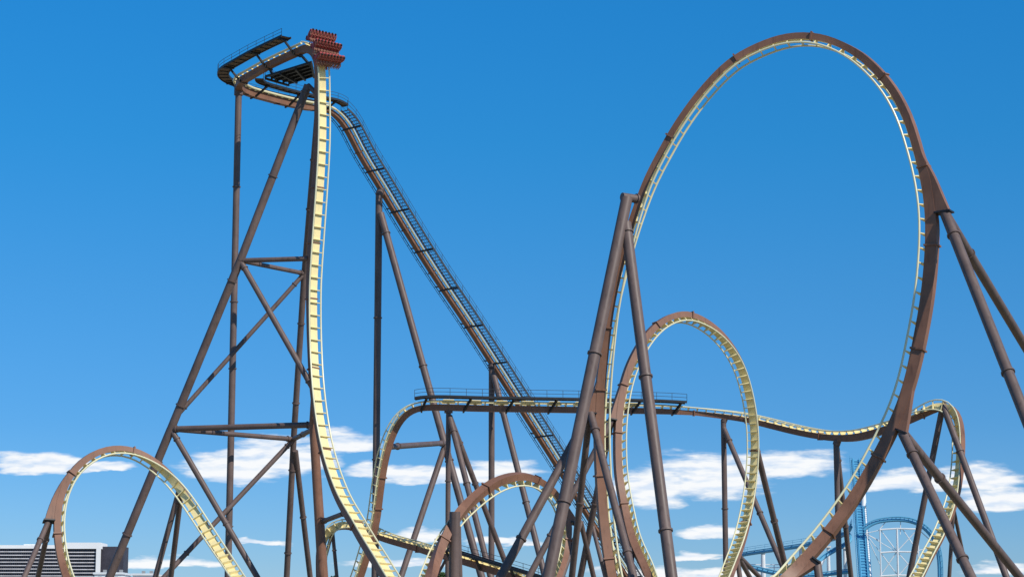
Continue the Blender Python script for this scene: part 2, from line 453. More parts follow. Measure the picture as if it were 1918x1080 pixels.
# ------------------------------------------------------------------ first drop
def hz(*v): return Vector(v)
DROP_TOP = NEAR0 + DN * .5 + Z * 1.0
crest = [(DROP_TOP + DN * .1, Z), (DROP_TOP + DN * 1.3 - Z * .25, V(.25, -.3, .9)), (DROP_TOP + DN * 2.35 - Z * 1.15, V(.5, -.55, .6)), (DROP_TOP + DN * 2.9 - Z * 2.9, V(.62, -.72, .15))]
hf = V(.65, -.75, 0)
drop_px = [(604.5, 172, 202.3, hf, .95), (605.3, 220, 202.2, hf, 1.0), (604.2, 280, 202.2, hf, 1.05), (600.4, 347, 202.3, hf, 1.1), (592.6, 458, 202.6, hf, 1.0),
  (588.2, 530, 202.7, hf, .85), (587.6, 585, 202.6, hf, .75), (589.2, 656, 202.2, V(.64, -.75, .05), .7), (593.5, 726, 201.2, V(.63, -.74, .12), .7), (602.6, 797, 200.6, V(.6, -.73, .2), .7),
  (614.6, 853, 199.3, V(.56, -.72, .3), .75), (640, 925, 196.6, V(.52, -.7, .42), .8), (666, 970, 194.2, V(.48, -.68, .5), .85), (687, 1006, 192, V(.44, -.66, .56), .9), (713, 1047, 189, V(.4, -.64, .62), .9),
  (733, 1080, 186.5, V(.36, -.6, .7), .9), (775, 1140, 181, V(.3, -.5, .8), .9), (830, 1190, 174, V(.2, -.4, .9), .9)]
DROP = make_track('tall vertical first drop with a cream spine face', crest + [(at(a, b, c), h, d) for a, b, c, h, d in drop_px], w=.80, gauge=1.36, rail=.08, rise=.23, smooth=6,
                  joints=[(600.4, 347), (592.6, 458), (588, 560), (591, 690), (612, 840), (672, 980)])

# ------------------------------------------------------------------ big vertical loop
LC = at(1440, 600, 130)
def loopU(p, kx=0, ky=0, kz=0): return (V(LC.x, p.y * .35 + LC.y * .65, LC.z) - p).normalized() + V(kx, ky, kz)
big_px = [(1300, 1168, 117, 0.55), (1390, 1122, 122, 0.55), (1467, 1074, 125.2, 0.66), (1522, 1020, 126, 0.66), (1570, 960, 126.4, 0.66), (1607, 906, 126.6, 0.66), (1640, 846, 126.7, 0.66), (1673, 780, 126.7, 0.66),
  (1694, 722, 126.7, 0.66), (1712, 640, 126.8, 0.74), (1726, 564, 126.9, 0.74), (1734, 488, 127, 0.74), (1736.5, 424, 127.1, 0.74), (1734, 380, 127.2, 0.62), (1727, 335, 127.4, 0.62), (1715.5, 289, 127.6, 0.48),
  (1693, 217, 128, 0.48), (1665, 167, 128.5, 0.48), (1642, 140, 128.8, 0.48), (1614, 113, 129.2, 0.48), (1581, 92.5, 129.6, 0.43), (1545, 78, 130, 0.43), (1501, 73, 130.5, 0.43),
  (1456, 80.5, 131, 0.44), (1412, 99, 131.5, 0.44), (1379, 116, 131.8, 0.44), (1338, 155, 132.2, 0.44), (1308, 190, 132.5, 0.44), (1284, 223, 132.7, 0.44), (1264, 254, 132.9, 0.44), (1238, 302, 133.2, 0.44),
  (1220, 336, 133.4, 0.44), (1205, 375, 133.6, 0.44), (1187, 430, 133.8, 0.48), (1173, 480, 134, 0.48), (1160, 532, 134.2, 0.48), (1148, 591, 134.4, 0.48), (1141, 646, 134.6, 0.48), (1134.5, 702, 134.8, 0.58), (1131, 750, 135, 0.58),
  (1129.5, 800, 135, 0.58), (1130, 850, 135, 0.58), (1132, 890, 135, 0.58), (1135, 940, 135, 0.58), (1139, 985, 134.8, 0.58), (1145, 1027, 134.5, 0.58), (1152, 1067, 134, 0.58), (1170, 1130, 132, 0.55), (1200, 1175, 128, 0.55)]
pts = []
for a, b, c, d in big_px:
    p = at(a, b, c); u = loopU(p)
    if a > 1450 and b > 60: u = u + V(0, .36 * min(1, (a - 1450) / 170.) if b < 700 else .34, 0)
    if a < 1230 and b > 330:
        f = min(1, (b - 330) / 470.); u = u.lerp(V(.93, .30, .12 if b < 900 else .35), f * .9)
    pts.append((p, u, d or .9))
BIG = make_track('largest loop, its top as high as the red train', pts, w=.55, gauge=1.10, rise=.27, rail=.07, tie_step=.94, smooth=5,
   joints=[(1383, 112), (1258, 262), (1525, 75), (1650, 147), (1722, 312), (1736, 455), (1710, 650), (1635, 855), (1540, 998), (1184, 440), (1145, 610), (1133, 728), (1131, 885), (1148, 1045)])

# ------------------------------------------------------------------ smaller loop behind it
sm_px = [(1260, 1150, 150, V(.5, .2, .8), 0.57), (1222, 1076, 160, V(.8, .25, .5), 0.57), (1207, 1045, 161, V(.83, .25, .45), 0.57), (1193, 1017, 162, V(.87, .25, .35), 0.57), (1183, 983, 163, V(.9, .26, .25), 0.55), (1174, 943, 164, V(.92, .28, .15), 0.54), (1167.5, 912, 164.6, V(.93, .3, .08), 0.54),
  (1163, 875, 165, V(.94, .32, .03), 0.54), (1162, 840, 165.3, V(.94, .34, 0), 0.53), (1162, 805, 165.6, V(.94, .34, -.02), 0.53), (1165, 770, 166, V(.94, .34, -.06), 0.54), (1172, 727, 166.4, V(.93, .33, -.12), 0.55), (1183, 690.5, 166.8, V(.9, .33, -.22), 0.55), (1197.5, 660, 167.2, V(.85, .32, -.33), 0.54),
  (1216, 630.5, 167.7, V(.75, .3, -.5), 0.51), (1241, 606, 168.3, V(.55, .28, -.7), 0.48), (1269, 594, 169, V(.3, .15, -.85), 0.48), (1288, 593.5, 169.6, V(.1, 0, -.92), 0.48), (1310.5, 602, 170.3, V(-.1, -.2, -.9), 0.45), (1333, 615.5, 171, V(-.25, -.42, -.75), 0.42),
  (1352, 633, 171.7, V(-.35, -.62, -.55), 0.41), (1369, 654, 172.3, V(-.4, -.75, -.4), 0.40), (1383, 678, 173, V(-.42, -.82, -.28), 0.39), (1392.5, 702, 173.5, V(-.43, -.85, -.2), 0.39), (1399.5, 727, 174, V(-.44, -.87, -.14), 0.39), (1405, 752, 174.3, V(-.44, -.88, -.08), 0.39), (1409, 777, 174.5, V(-.44, -.88, -.04), 0.39),
  (1412, 804, 174.7, V(-.44, -.88, 0), 0.39), (1413, 832, 174.8, V(-.44, -.88, .04), 0.39), (1412.5, 858, 174.8, V(-.44, -.88, .1), 0.39), (1410, 891, 174.6, V(-.44, -.86, .18), 0.39), (1404.5, 935, 174, V(-.45, -.82, .28), 0.39), (1397, 973, 173, V(-.46, -.77, .4), 0.41), (1385, 1017, 171, V(-.47, -.72, .5), 0.42),
  (1372, 1051, 169, V(-.48, -.66, .58), 0.43), (1362, 1078, 167, V(-.48, -.62, .62), 0.45), (1335, 1135, 161, V(-.45, -.5, .75), 0.48)]
SM = make_track('medium tall loop inside the outline of the largest loop, crossed by a long pipe', [(at(a, b, c), h, d) for a, b, c, h, d in sm_px], w=.62, gauge=1.0, tie_step=.70, smooth=5,
   joints=[(1232, 613), (1173, 725), (1291, 594), (1161.5, 815), (1172, 945), (1413, 845), (1397, 973)])

# ------------------------------------------------------------------ arch-like inversion at the lower left
lf_px = [(185, 1150, 140, V(.7, .3, .6), 0.46), (150, 1118, 143, V(.8, .3, .5), 0.46), (131, 1080, 145, V(.88, .32, .35), 0.46), (120, 1047, 146, V(.92, .34, .2), 0.46), (114, 1010, 146.5, V(.94, .35, .08), 0.46), (112.5, 972, 147, V(.94, .35, 0), 0.46), (116, 942, 147.3, V(.93, .35, -.1), 0.46), (126, 910, 147.6, V(.88, .34, -.3), 0.46),
  (142.5, 882, 148, V(.75, .32, -.55), 0.46), (165, 862, 148.5, V(.55, .28, -.75), 0.44), (190, 848, 149, V(.35, .2, -.88), 0.42), (215, 843, 149.6, V(.18, .05, -.95), 0.39), (245, 846, 150.2, V(0, -.15, -.97), 0.37), (267, 855, 150.7, V(-.15, -.35, -.85), 0.36),
  (292, 871, 151, V(-.25, -.6, -.62), 0.35), (312, 887, 151, V(-.25, -.78, -.4), 0.33), (330, 907, 150.8, V(-.2, -.88, -.2), 0.32), (347, 930, 150.4, V(-.12, -.92, 0), 0.32), (362, 953, 150, V(-.05, -.93, .1), 0.32), (377, 977, 149.4, V(.02, -.92, .2), 0.32), (392, 1002, 148.6, V(.08, -.9, .3), 0.32),
  (410, 1030, 147.4, V(.12, -.86, .4), 0.33), (427, 1056, 146, V(.15, -.82, .48), 0.35), (441, 1078, 144.5, V(.17, -.78, .55), 0.37), (480, 1135, 139, V(.2, -.6, .75), 0.41)]
LF = make_track('smallest loop, standing in front of the hotel block', [(at(a, b, c), h, d) for a, b, c, h, d in lf_px], w=.56, gauge=.92, rise=.20, tie_step=.80, smooth=5,
   joints=[(139, 886), (113, 995), (245, 847), (377, 977)])

# ------------------------------------------------------------------ low inversion in the middle
mi_px = [(770, 1150, 150, V(-.5, .75, .3), 0.56), (803, 1077, 158, V(-.45, .85, .15), 0.56), (819, 1035, 160, V(-.3, .95, .05), 0.56), (836, 1001, 161.5, V(-.1, 1, -.05), 0.56), (853, 973, 162.5, V(.1, .97, -.2), 0.56), (873, 951, 163.3, V(.22, .9, -.35), 0.56), (896, 931, 164, V(.28, .78, -.55), 0.56), (919, 913.5, 164.7, V(.25, .65, -.7), 0.56),
  (943, 902, 165.3, V(.18, .5, -.83), 0.54), (964, 897, 166, V(.05, .35, -.92), 0.53), (984, 896, 166.6, V(-.1, .2, -.95), 0.51), (1001, 901, 167.2, V(-.3, .08, -.93), 0.50), (1020, 911, 167.8, V(-.55, -.03, -.8), 0.49), (1037, 927, 168.3, V(-.75, -.1, -.6), 0.49), (1050, 948, 168.6, V(-.88, -.15, -.35), 0.49),
  (1056.5, 968, 168.6, V(-.93, -.2, -.15), 0.51), (1058.5, 988, 168.4, V(-.93, -.25, .02), 0.53), (1057.5, 1013, 168, V(-.9, -.3, .15), 0.49), (1051, 1046, 167, V(-.85, -.35, .3), 0.46), (1040, 1077, 165, V(-.8, -.4, .4), 0.46), (1005, 1140, 159, V(-.6, -.4, .7), 0.53)]
MI = make_track('low loop with its brown outer face turned to the viewer under the brake run', [(at(a, b, c), h, d) for a, b, c, h, d in mi_px], w=.74, gauge=1.0, rise=.38, tie_step=.85, smooth=5,
   joints=[(908, 922), (828, 1018), (1058, 1012), (1001, 901)])

# ------------------------------------------------------------------ mid-course run: rises at the left, level with brakes, dips and turns over at the right
br_px = [(655, 1110, 199.8, V(-.8, -.45, .25), .7), (667, 1078, 199.4, V(-.8, -.45, .25), .7), (683, 1027, 198.6, V(-.8, -.5, .22), .7), (697, 975, 197.8, V(-.8, -.5, .2), .7), (703.5, 925, 197.1, V(-.8, -.5, .22), .68), (712.5, 868, 196.4, V(-.78, -.48, .3), .65), (722, 831, 196, V(-.75, -.45, .42), .62), (738, 793, 195.6, V(-.65, -.38, .6), .6), (757, 770, 195.3, V(-.45, -.28, .8), .58), (779, 759, 195, V(-.2, -.1, .95), .56),
  (805, 757, 195, Z, .56), (900, 759, 195.6, Z, .56), (1000, 760.5, 196.3, Z, .56), (1120, 762.5, 197.4, Z, .56), (1235, 765, 198.5, Z, .5), (1300, 769, 199, V(0, -.12, 1), .42), (1363, 775.5, 199, V(0, -.2, 1), .48), (1394, 779.5, 198.8, V(0, -.2, 1), .5), (1441, 790, 198, V(.02, -.2, 1), .55), (1489, 802, 196.5, V(.02, -.15, 1), .55), (1536, 811, 194.6, V(0, -.1, 1), .55),
  (1567, 814, 193.2, Z, .6), (1599, 813, 191.7, V(-.05, .05, 1), .65), (1633, 805.5, 190, V(-.1, .05, 1), .65), (1690, 786, 187.6, V(-.2, -.1, .95), .62), (1727, 768, 186.3, V(-.25, -.35, .85), .6), (1752, 759, 185.6, V(-.35, -.7, .35), .55), (1772, 758, 185.2, V(-.5, -.75, -.25), .5), (1786, 769, 185, V(-.75, -.6, -.25), .5), (1794, 795, 184.8, V(-.85, -.5, -.1), .5),
  (1796, 837, 184.3, V(-.86, -.52, 0), .5), (1793, 887, 183.4, V(-.78, -.62, .08), .5), (1785, 935, 182.2, V(-.62, -.74, .2), .5), (1773, 969, 181.2, V(-.5, -.78, .3), .5), (1759, 1003, 180, V(-.38, -.78, .42), .52), (1740, 1037, 178.4, V(-.28, -.74, .55), .55), (1722, 1074, 176, V(-.2, -.7, .62), .55), (1690, 1130, 170, V(-.1, -.55, .8), .6)]
BR = make_track('long level brake run with railings leading into a shallow dip and a last crest', [(at(a, b, c), h, d) for a, b, c, h, d in br_px], w=.62, gauge=.98, tie_step=.85, smooth=4,
   joints=[(708, 895), (700, 955), (1300, 769), (1394, 779.5), (1536, 811), (1727, 768)])

# ------------------------------------------------------------------ low turn and final brakes behind the first drop
fb_px = [(604, 1120, 206, V(.8, -.3, .3), .5), (603, 1070, 206.5, V(.8, -.3, .3), .5), (603, 1030, 206.5, V(.9, -.4, .1), .5), (608, 1005, 206.5, V(.6, -.75, .2), .45), (618, 990, 206.4, V(.2, -.98, .15), .45), (634, 982, 206, V(0, -1, .22), .45), (652, 981.5, 205.5, V(0, -.98, .28), .45), (678, 987, 204.5, V(0, -.8, .6), .5),
  (703, 995, 203, V(0, -.35, .95), .55), (724, 1003.5, 201.6, Z, .55), (749, 1011, 199.8, Z, .55), (785, 1021, 196.6, Z, .55), (809, 1028, 194.2, Z, .58), (857, 1040, 190, Z, .6), (951, 1069, 185.6, Z, .6), (1002, 1085, 184, Z, .6), (1080, 1110, 182, Z, .6)]
FB = make_track('low cream turn behind the drop and the sloping final brakes after it', [(at(a, b, c), h, d) for a, b, c, h, d in fb_px], w=.70, gauge=.92, rise=.26, tie_step=.8, smooth=4,
   joints=[(785, 1021), (857, 1040)])

# ------------------------------------------------------------------ walkways, stairs, platforms
top_k = T_near(LIFT, 628, 211)
walkway(LIFT, 2, top_k, -1, 1.9, 1.15, lift=-.2, stairs=True, rail_h=.95, brk=5.6)
far_k = T_near(LIFT, 462, 160); apex_k = T_near(LIFT, 433, 146)
walkway(LIFT, top_k, apex_k, -1, 2.1, .85, lift=.25, rail_h=.75, brk=5.2)
walkway(LIFT, top_k + 3, LIFT.n - 2, 1, 1.7, 1.15, lift=.70, rail_h=.75, brk=5.2)
def cable_tray(T, i0, i1, side, off):
    m = MB(); line = [T.P[k] + T.S[k] * side * off - T.U[k] * .1 for k in range(i0, i1 + 1)]
    m.tube(line, .05, 5); line2 = [p - T.U[k] * .25 for p, k in zip(line, range(i0, i1 + 1))]; m.tube(line2, .035, 5)
    for p, q in list(zip(line, line2))[::2]: m.tube([p, q], .03, 4)
    for q in range(4, len(line), 11):
        k = i0 + q; m.bar(line[q], T.P[k] + T.S[k] * side * T.w / 2 - T.U[k] * .3, Z, .14, .14)
    m.build('cable_tray', DARK, T.root, smooth=False)
cable_tray(LIFT, 2, top_k, 1, 1.0)
# grated service platform inside the turn
pl = [on_level(x, y, TZ - .55) for x, y in ((497, 141), (584, 114), (588, 139), (541, 154))]
m = MB()
for dz, order in ((0, (0, 1, 2, 3)), (-.06, (3, 2, 1, 0))):
    m.quad(*[pl[i] + Z * dz for i in order])
for f in (0, .25, .5, .75, 1): m.bar(pl[0].lerp(pl[3], f) - Z * .16, pl[1].lerp(pl[2], f) - Z * .16, Z, .16, .2)
for f in (0, .33, .66, 1): m.bar(pl[0].lerp(pl[1], f) - Z * .36, pl[3].lerp(pl[2], f) - Z * .36, Z, .18, .2)
m.bar(pl[0].lerp(pl[3], .5) - Z * .3, T_back(LIFT, 500, 110), Z, .2, .2); m.bar(pl[1].lerp(pl[2], .3) - Z * .3, T_back(LIFT, 560, 92), Z, .2, .2)
m.build('service_platform', DARK, LIFT.root, smooth=False)
m = MB()
for a_, b_ in ((0, 3), (3, 2)):
    for hh in (.7, .38): m.tube([pl[a_] + Z * hh, pl[b_] + Z * hh], .02, 5)
    for f in (0, .33, .66, 1): m.tube([pl[a_].lerp(pl[b_], f), pl[a_].lerp(pl[b_], f) + Z * .7], .02, 5)
m.build('railing', STEP, LIFT.root, smooth=False)

def brake_units(T, i0, i1, st):
    for k in range(i0, i1, st):
        m = MB(); p, u, s, t = T.P[k], T.U[k], T.S[k], T.T[k]
        for sg in (-1, 1):
            m.box(p + s * sg * .26 + u * .24, s, t, u, .10, .62, .13); m.box(p + s * sg * .26 + u * .42, s, t, u, .05, .5, .06)
        m.box(p + u * .13, s, t, u, .36, .10, .05)
        m.build('brake_caliper', CREAM, T.root, smooth=False)
b0, b1 = T_near(BR, 778, 759), T_near(BR, 1282, 768)
walkway(BR, b0, b1, 1, 1.08, .92, lift=.30, rail_h=.75, brk=4.4, slant=.55)
brake_units(BR, b0 + 6, b1 - 6, 5)
f0, f1 = T_near(FB, 840, 1036), FB.n
walkway(FB, f0, f1, 1, 1.05, .9, lift=.28, rail_h=.75, brk=4.4)
brake_units(FB, f0 + 3, f1 - 4, 5)

# ------------------------------------------------------------------ the train, hanging over the edge of the drop
def frame(T, k, lift=0.0):
    m = Matrix.Identity(4); m.col[0][:3] = T.S[k]; m.col[1][:3] = T.T[k]; m.col[2][:3] = T.U[k]; m.col[3][:3] = T.P[k] + T.U[k] * lift
    return m
TRAIN = thing('coaster_train', 'red three row train hanging over the edge of the tall drop', 'coaster train', tuple(DROP.P[3]))
X, Y = V(1, 0, 0), V(0, 1, 0)
def seat_bm():
    m = MB()
    m.loft([[V(-.2, .34, .30), V(.2, .34, .30), V(.2, .34, .44), V(-.2, .34, .44)], [V(-.22, -.1, .24), V(.22, -.1, .24), V(.22, -.1, .42), V(-.22, -.1, .42)]])
    m.loft([[V(-.22, -.16, .26), V(.22, -.16, .26), V(.22, -.02, .30), V(-.22, -.02, .30)], [V(-.21, -.24, .8), V(.21, -.24, .8), V(.21, -.10, .8), V(-.21, -.10, .8)], [V(-.14, -.27, 1.06), V(.14, -.27, 1.06), V(.14, -.15, 1.06), V(-.14, -.15, 1.06)]])
    for s in (-1, 1): m.loft([[V(s * .2 - .035, -.15, .3), V(s * .2 + .035, -.15, .3), V(s * .2 + .035, .2, .42), V(s * .2 - .035, .2, .42)], [V(s * .2 - .035, -.22, .8), V(s * .2 + .035, -.22, .8), V(s * .2 + .035, -.04, .74), V(s * .2 - .035, -.04, .74)]])
    m.loft([[V(-.07, .30, .30), V(.07, .30, .30), V(.07, .36, .44), V(-.07, .36, .44)], [V(-.05, .38, -.02), V(.05, .38, -.02), V(.05, .42, -.02), V(-.05, .42, -.02)]])
    return m
def restraint_bm():
    m = MB()
    for s in (-1, 1): m.tube([V(s * .15, -.24, 1.02), V(s * .16, -.06, 1.10), V(s * .15, .10, .98), V(s * .12, .16, .70), V(s * .05, .18, .52)], .045, 6)
    m.box((0, .14, .66), X, Y, Z, .12, .035, .16)
    return m
seat_me = restr_me = None
def place(mesh, name, parent, mat, world):
    o = bpy.data.objects.new(name, mesh); COL.objects.link(o); o.parent = parent
    o.matrix_local = Matrix.Translation(-world_loc(TRAIN)) @ world if parent is TRAIN else world
    return o
s_tmp = seat_bm().build('seat', RED, None, local=True); seat_me = s_tmp.data; bpy.data.objects.remove(s_tmp)
s_tmp = restraint_bm().build('restraint', paint('dull red restraint', (.40, .09, .075), .5, .3, 3), None, local=True); restr_me = s_tmp.data; bpy.data.objects.remove(s_tmp)
cm = MB()
cm.box((0, 0, .16), X, Y, Z, .62, .52, .12); cm.box((0, -.1, .22), X, Y, Z, 1.58, .10, .07); cm.box((0, .62, .1), X, Y, Z, .08, .3, .06)
cm.loft([[V(-1.58, -.2, .2), V(1.58, -.2, .2), V(1.58, -.3, .5), V(-1.58, -.3, .5)], [V(-1.58, -.24, .2), V(1.58, -.24, .2), V(1.58, -.34, .5), V(-1.58, -.34, .5)]])
c_tmp = cm.build('car', [paint('brick red car body', (.20, .03, .025), .45, .2, 2)], None, local=True); car_me = c_tmp.data; bpy.data.objects.remove(c_tmp)
wm = MB(); wm.tube([V(-.05, 0, 0), V(.05, 0, 0)], .15, 14); wm.tube([V(-.07, 0, 0), V(.07, 0, 0)], .05, 8)
w_tmp = wm.build('wheel', BLACK, None, local=True); wheel_me = w_tmp.data; bpy.data.objects.remove(w_tmp)
for k in (4, 6, 8):
    fr = frame(DROP, k, DROP.rise + .30)
    car = place(car_me, 'car', TRAIN, None, fr)
    for sx in (-1, 1):
        for sy in (-.32, .32): place(wheel_me, 'wheel', car, None, Matrix.Translation((sx * DROP.gauge / 2, sy, .15)))
    for j in range(8):
        st = place(seat_me, 'seat', TRAIN, None, fr @ Matrix.Translation(((j - 3.5) * .39, 0, 0)) @ Matrix.Diagonal((.85, 1.15, 1.25, 1)))
        place(restr_me, 'restraint', st, None, Matrix.Identity(4))

# riders: one seated body, grown as one skin, strapped into every seat
def rider_mesh():
    J = [(0, .10, .50), (0, .02, .74), (0, -.02, .98), (0, 0, 1.10), (0, .02, 1.24),                      # pelvis, waist, chest, neck, head
         (-.17, -.02, .98), (-.23, .12, .80), (-.13, .22, .86), (.17, -.02, .98), (.23, .12, .80), (.13, .22, .86),   # arms holding the restraint
         (-.09, .12, .47), (-.11, .48, .47), (-.11, .55, .10), (-.11, .66, .05), (.09, .12, .47), (.11, .48, .47), (.11, .55, .10), (.11, .66, .05)]
    E = [(0, 1), (1, 2), (2, 3), (3, 4), (2, 5), (5, 6), (6, 7), (2, 8), (8, 9), (9, 10), (0, 11), (11, 12), (12, 13), (13, 14), (0, 15), (15, 16), (16, 17), (17, 18)]
    Rr = [.13, .125, .135, .05, .10, .065, .045, .04, .065, .045, .04, .09, .065, .05, .045, .09, .065, .05, .045]
    me = bpy.data.meshes.new('person'); me.from_pydata(J, E, []); o = bpy.data.objects.new('person', me); COL.objects.link(o)
    md = o.modifiers.new('skin', 'SKIN'); sv = me.skin_vertices[0].data
    for v, r in zip(sv, Rr): v.radius = (r, r)
    sv[0].use_root = True
    sd = o.modifiers.new('sub', 'SUBSURF'); sd.levels = 1
    dg = bpy.context.evaluated_depsgraph_get(); out = bpy.data.meshes.new_from_object(o.evaluated_get(dg)); bpy.data.objects.remove(o)
    for p in out.polygons:
        c = p.center
        p.material_index = 0 if c.z > 1.09 or (c.y > .13 and .74 < c.z < .92 and abs(c.x) > .05) or (c.z < .36 and c.z > .12) else (1 if c.z > .56 else 2)
        p.use_smooth = True
    return out
SKIN = paint('skin', (.33, .16, .105), .6, .1, 4, .3); JEAN = paint('dark shorts', (.05, .06, .10), .8, .2, 4, .2); HAIR = paint('dark hair', (.03, .02, .015), .6, .2, 6, .3)
SHIRTS = [('white', (.6, .6, .58)), ('dark', (.04, .04, .05)), ('red', (.38, .06, .05)), ('tan', (.40, .27, .16))]
base_me = rider_mesh(); rider_vars = []
for nm, c in SHIRTS:
    me = base_me.copy(); me.materials.clear()
    for mm in (SKIN, paint(nm + ' shirt', c, .8, .1, 3, .2), JEAN): me.materials.append(mm)
    rider_vars.append((nm, me))
hm = MB()
hm.loft([[V(math.cos(a) * r, -.012 + math.sin(a) * r * 1.05, z) for a in [i * math.pi / 4 for i in range(8)]] for z, r in ((1.22, .112), (1.29, .112), (1.345, .08), (1.365, .03))])
h_tmp = hm.build('hair', HAIR, None, local=True); hair_me = h_tmp.data; bpy.data.objects.remove(h_tmp)
rr = random.Random(11); order = [0, 1, 2, 3, 2, 1]
for ri, k in enumerate((4, 6, 8)):
    fr = frame(DROP, k, DROP.rise + .30)
    for j in range(8):
        nm, me = rider_vars[rr.choice(order)]
        p = bpy.data.objects.new('person', me); COL.objects.link(p)
        p.matrix_world = fr @ Matrix.Translation(((j - 3.5) * .39, 0, .02)) @ Matrix.Diagonal((.85, 1.1, 1.12, 1))
        p['label'] = 'rider in %s shirt strapped into a seat of the red train' % nm; p['category'] = 'person'; p['group'] = 'riders in the red train'
        hobj = bpy.data.objects.new('hair', hair_me); COL.objects.link(hobj); hobj.parent = p

# ------------------------------------------------------------------ tower under the top of the drop
tw = support('braced tower of brown pipes carrying the top of the vertical drop', name='support_tower', p=at(560, 600, 204))
colA = at(447, 170, 216.3); leg(tw, colA, down(colA), .70, (350, 565, 690, 985), 'column')
pipe(tw, colA + Z * .6, colA - Z * .5, .95, 'head_plate')
Bt, B1, B2, B3 = at(577, 160, 203.6), at(450, 488, 205), at(320, 803, 207.9), at(205, 1080, 210.5)
pipe(tw, Bt, B1, .80, 'leg', (.04, .52,)); pipe(tw, B1, B2, .82, 'leg', (.12, .86)); leg(tw, B2, B3, .84, (862, 1000))
pipe(tw, Bt, T_back(DROP, 604, 175), .5, 'head_strut')
C1t = T_back(DROP, 594, 728, -.3); C1a = at(587, 795, 202.9); C1b = at(605, 1080, 203.4)
pipe(tw, C1t, C1a, .62, 'column', taper=1.35, mat=BROWN); leg(tw, C1a, C1b, .86, (), 'column', taper=1.3, mat=BROWN)
C2t, C2a, C2b, C2c = T_back(DROP, 605, 205, -.1), at(570, 512, 212.5), at(550, 822, 218.4), at(537, 1080, 223)
pipe(tw, C2t, C2a, .62, 'leg', (.3, .6)); pipe(tw, C2a, C2b, .64, 'leg', (.3, .78)); leg(tw, C2b, C2c, .64, (880, 1035))
leg(tw, C2b + V(.2, 0, -1.2), at(581, 1080, 226), .58, (968,))
n483, n728 = T_back(DROP, 591, 483, -.2), T_back(DROP, 594, 728, -.1)
pipe(tw, B1, n483, .5, 'brace', (.05, .95)); pipe(tw, B1, C2a, .46, 'brace', (.06, .94))
pipe(tw, B1, n728, .58, 'brace', (.06, .94)); pipe(tw, C2a, B2 + V(.55, 0, 1.3), .46, 'brace', (.08, .94))
pipe(tw, B2, C1a, .58, 'brace', (.04, .96)); pipe(tw, B2, C2b, .5, 'brace', (.05, .95))
pipe(tw, C1a + V(0, 0, -.4), C2b, .5, 'brace', (.5,))
leg(tw, C2b, at(307, 1080, 212.5), .52, (835, 1035), 'brace'); leg(tw, B2, at(482, 1080, 205.5), .58, (822, 980), 'brace')
pipe(tw, at(604, 976, 203.2), T_back(DROP, 650, 947, -.1), .46, 'brace', (.1, .9))

# ------------------------------------------------------------------ lift hill supports
def lift_support(label, px, py, dia, legpx, dD, rings):
    top = T_back(LIFT, px, py, .0); s = support(label, p=top)
    D = top.y; c0 = at(legpx[0][0], legpx[0][1], D)
    pipe(s, T_back(LIFT, px, py, -.3), c0, dia * 1.15, 'head')
    leg(s, c0, down(c0), dia, rings[0], 'column')
    leg(s, at(*legpx[1], D - .3), at(*legpx[2], D + dD), dia, rings[1])
    return s, at(*legpx[1], D - .3), at(*legpx[2], D + dD)
s1, s1a, s1b = lift_support('tall brown support with a raked leg under the upper lift hill', 722, 353, .80, ((710, 366), (713, 400), (905, 1090)), -10, ((595, 860), (437, 685, 862)))
lift_support('shorter support with a raked leg under the lower lift hill behind the brake run', 927, 678, .72, ((921, 690), (924, 700), (1012, 1045)), -8, ((900,), (770, 940)))
# arm and leg that hold the rising curve before the brake run
cs = support('arm and long raked leg propping the cream curve that climbs to the brake run', p=at(780, 900, 222))
f = s1a.lerp(s1b, frac(s1a, s1b, 829)); pipe(cs, T_back(BR, 722, 831, -.1), f, .56, 'arm', (.12, .93)); leg(cs, f + V(0, -.1, -.5), at(751, 1080, f.y - 5), .66, ())

# ------------------------------------------------------------------ brake run supports
D = 195.3
s = support('single column with two raked legs under the brake run beside the cream curve', p=at(840, 770, D))
h = at(840, 771, D); leg(s, h, down(h), .48, (900,), 'column'); leg(s, at(842, 779, D), at(919, 1080, D - 7), .56, (808, 905)); leg(s, at(844, 784, D), at(957, 1080, D + 7), .52, (830, 905))
pipe(s, h + Z * .25, h - Z * .1, .8, 'head_plate')
D = 199.1
s = support('slim column with one raked leg under the cream track after the brake run', p=at(1356, 785, D))
h = at(1355, 786, D); leg(s, h, down(h), .52, (952,), 'column'); leg(s, at(1355, 800, D), at(1469, 1067, D - 8), .50, (825, 960)); pipe(s, T_back(BR, 1356, 775, -.1), h - Z * .2, .6, 'head')
D = 193.2
s = support('slim pair of pipes under the lowest point of the dip near the blue lift', p=at(1566, 825, D))
h = at(1566, 829, D); leg(s, h, down(h), .52, (), 'column'); leg(s, at(1567, 832, D), at(1594, 1080, D + 6), .48, (862, 985)); pipe(s, T_back(BR, 1567, 814, -.1), h - Z * .2, .7, 'head')
tp = T_back(BR, 1760, 758, -.15)
s = support('tall A shaped support straddling the last crest after the dip', p=tp)
leg(s, tp, at(1703, 1080, tp.y + 3), .54, (), 'leg'); leg(s, tp + V(0, -.3, .1), at(1885, 1080, tp.y - 8), .58, (845,), 'leg'); pipe(s, tp - V(.3, 0, .3), tp + V(.3, 0, .35), .6, 'head')
tp = T_back(BR, 1787, 950, .0)
s = support('short thin pair of pipes behind the cream descent from the last crest', p=tp)
leg(s, tp, at(1778, 1080, tp.y + 1), .34); leg(s, tp, at(1813, 1080, tp.y + 5), .32)

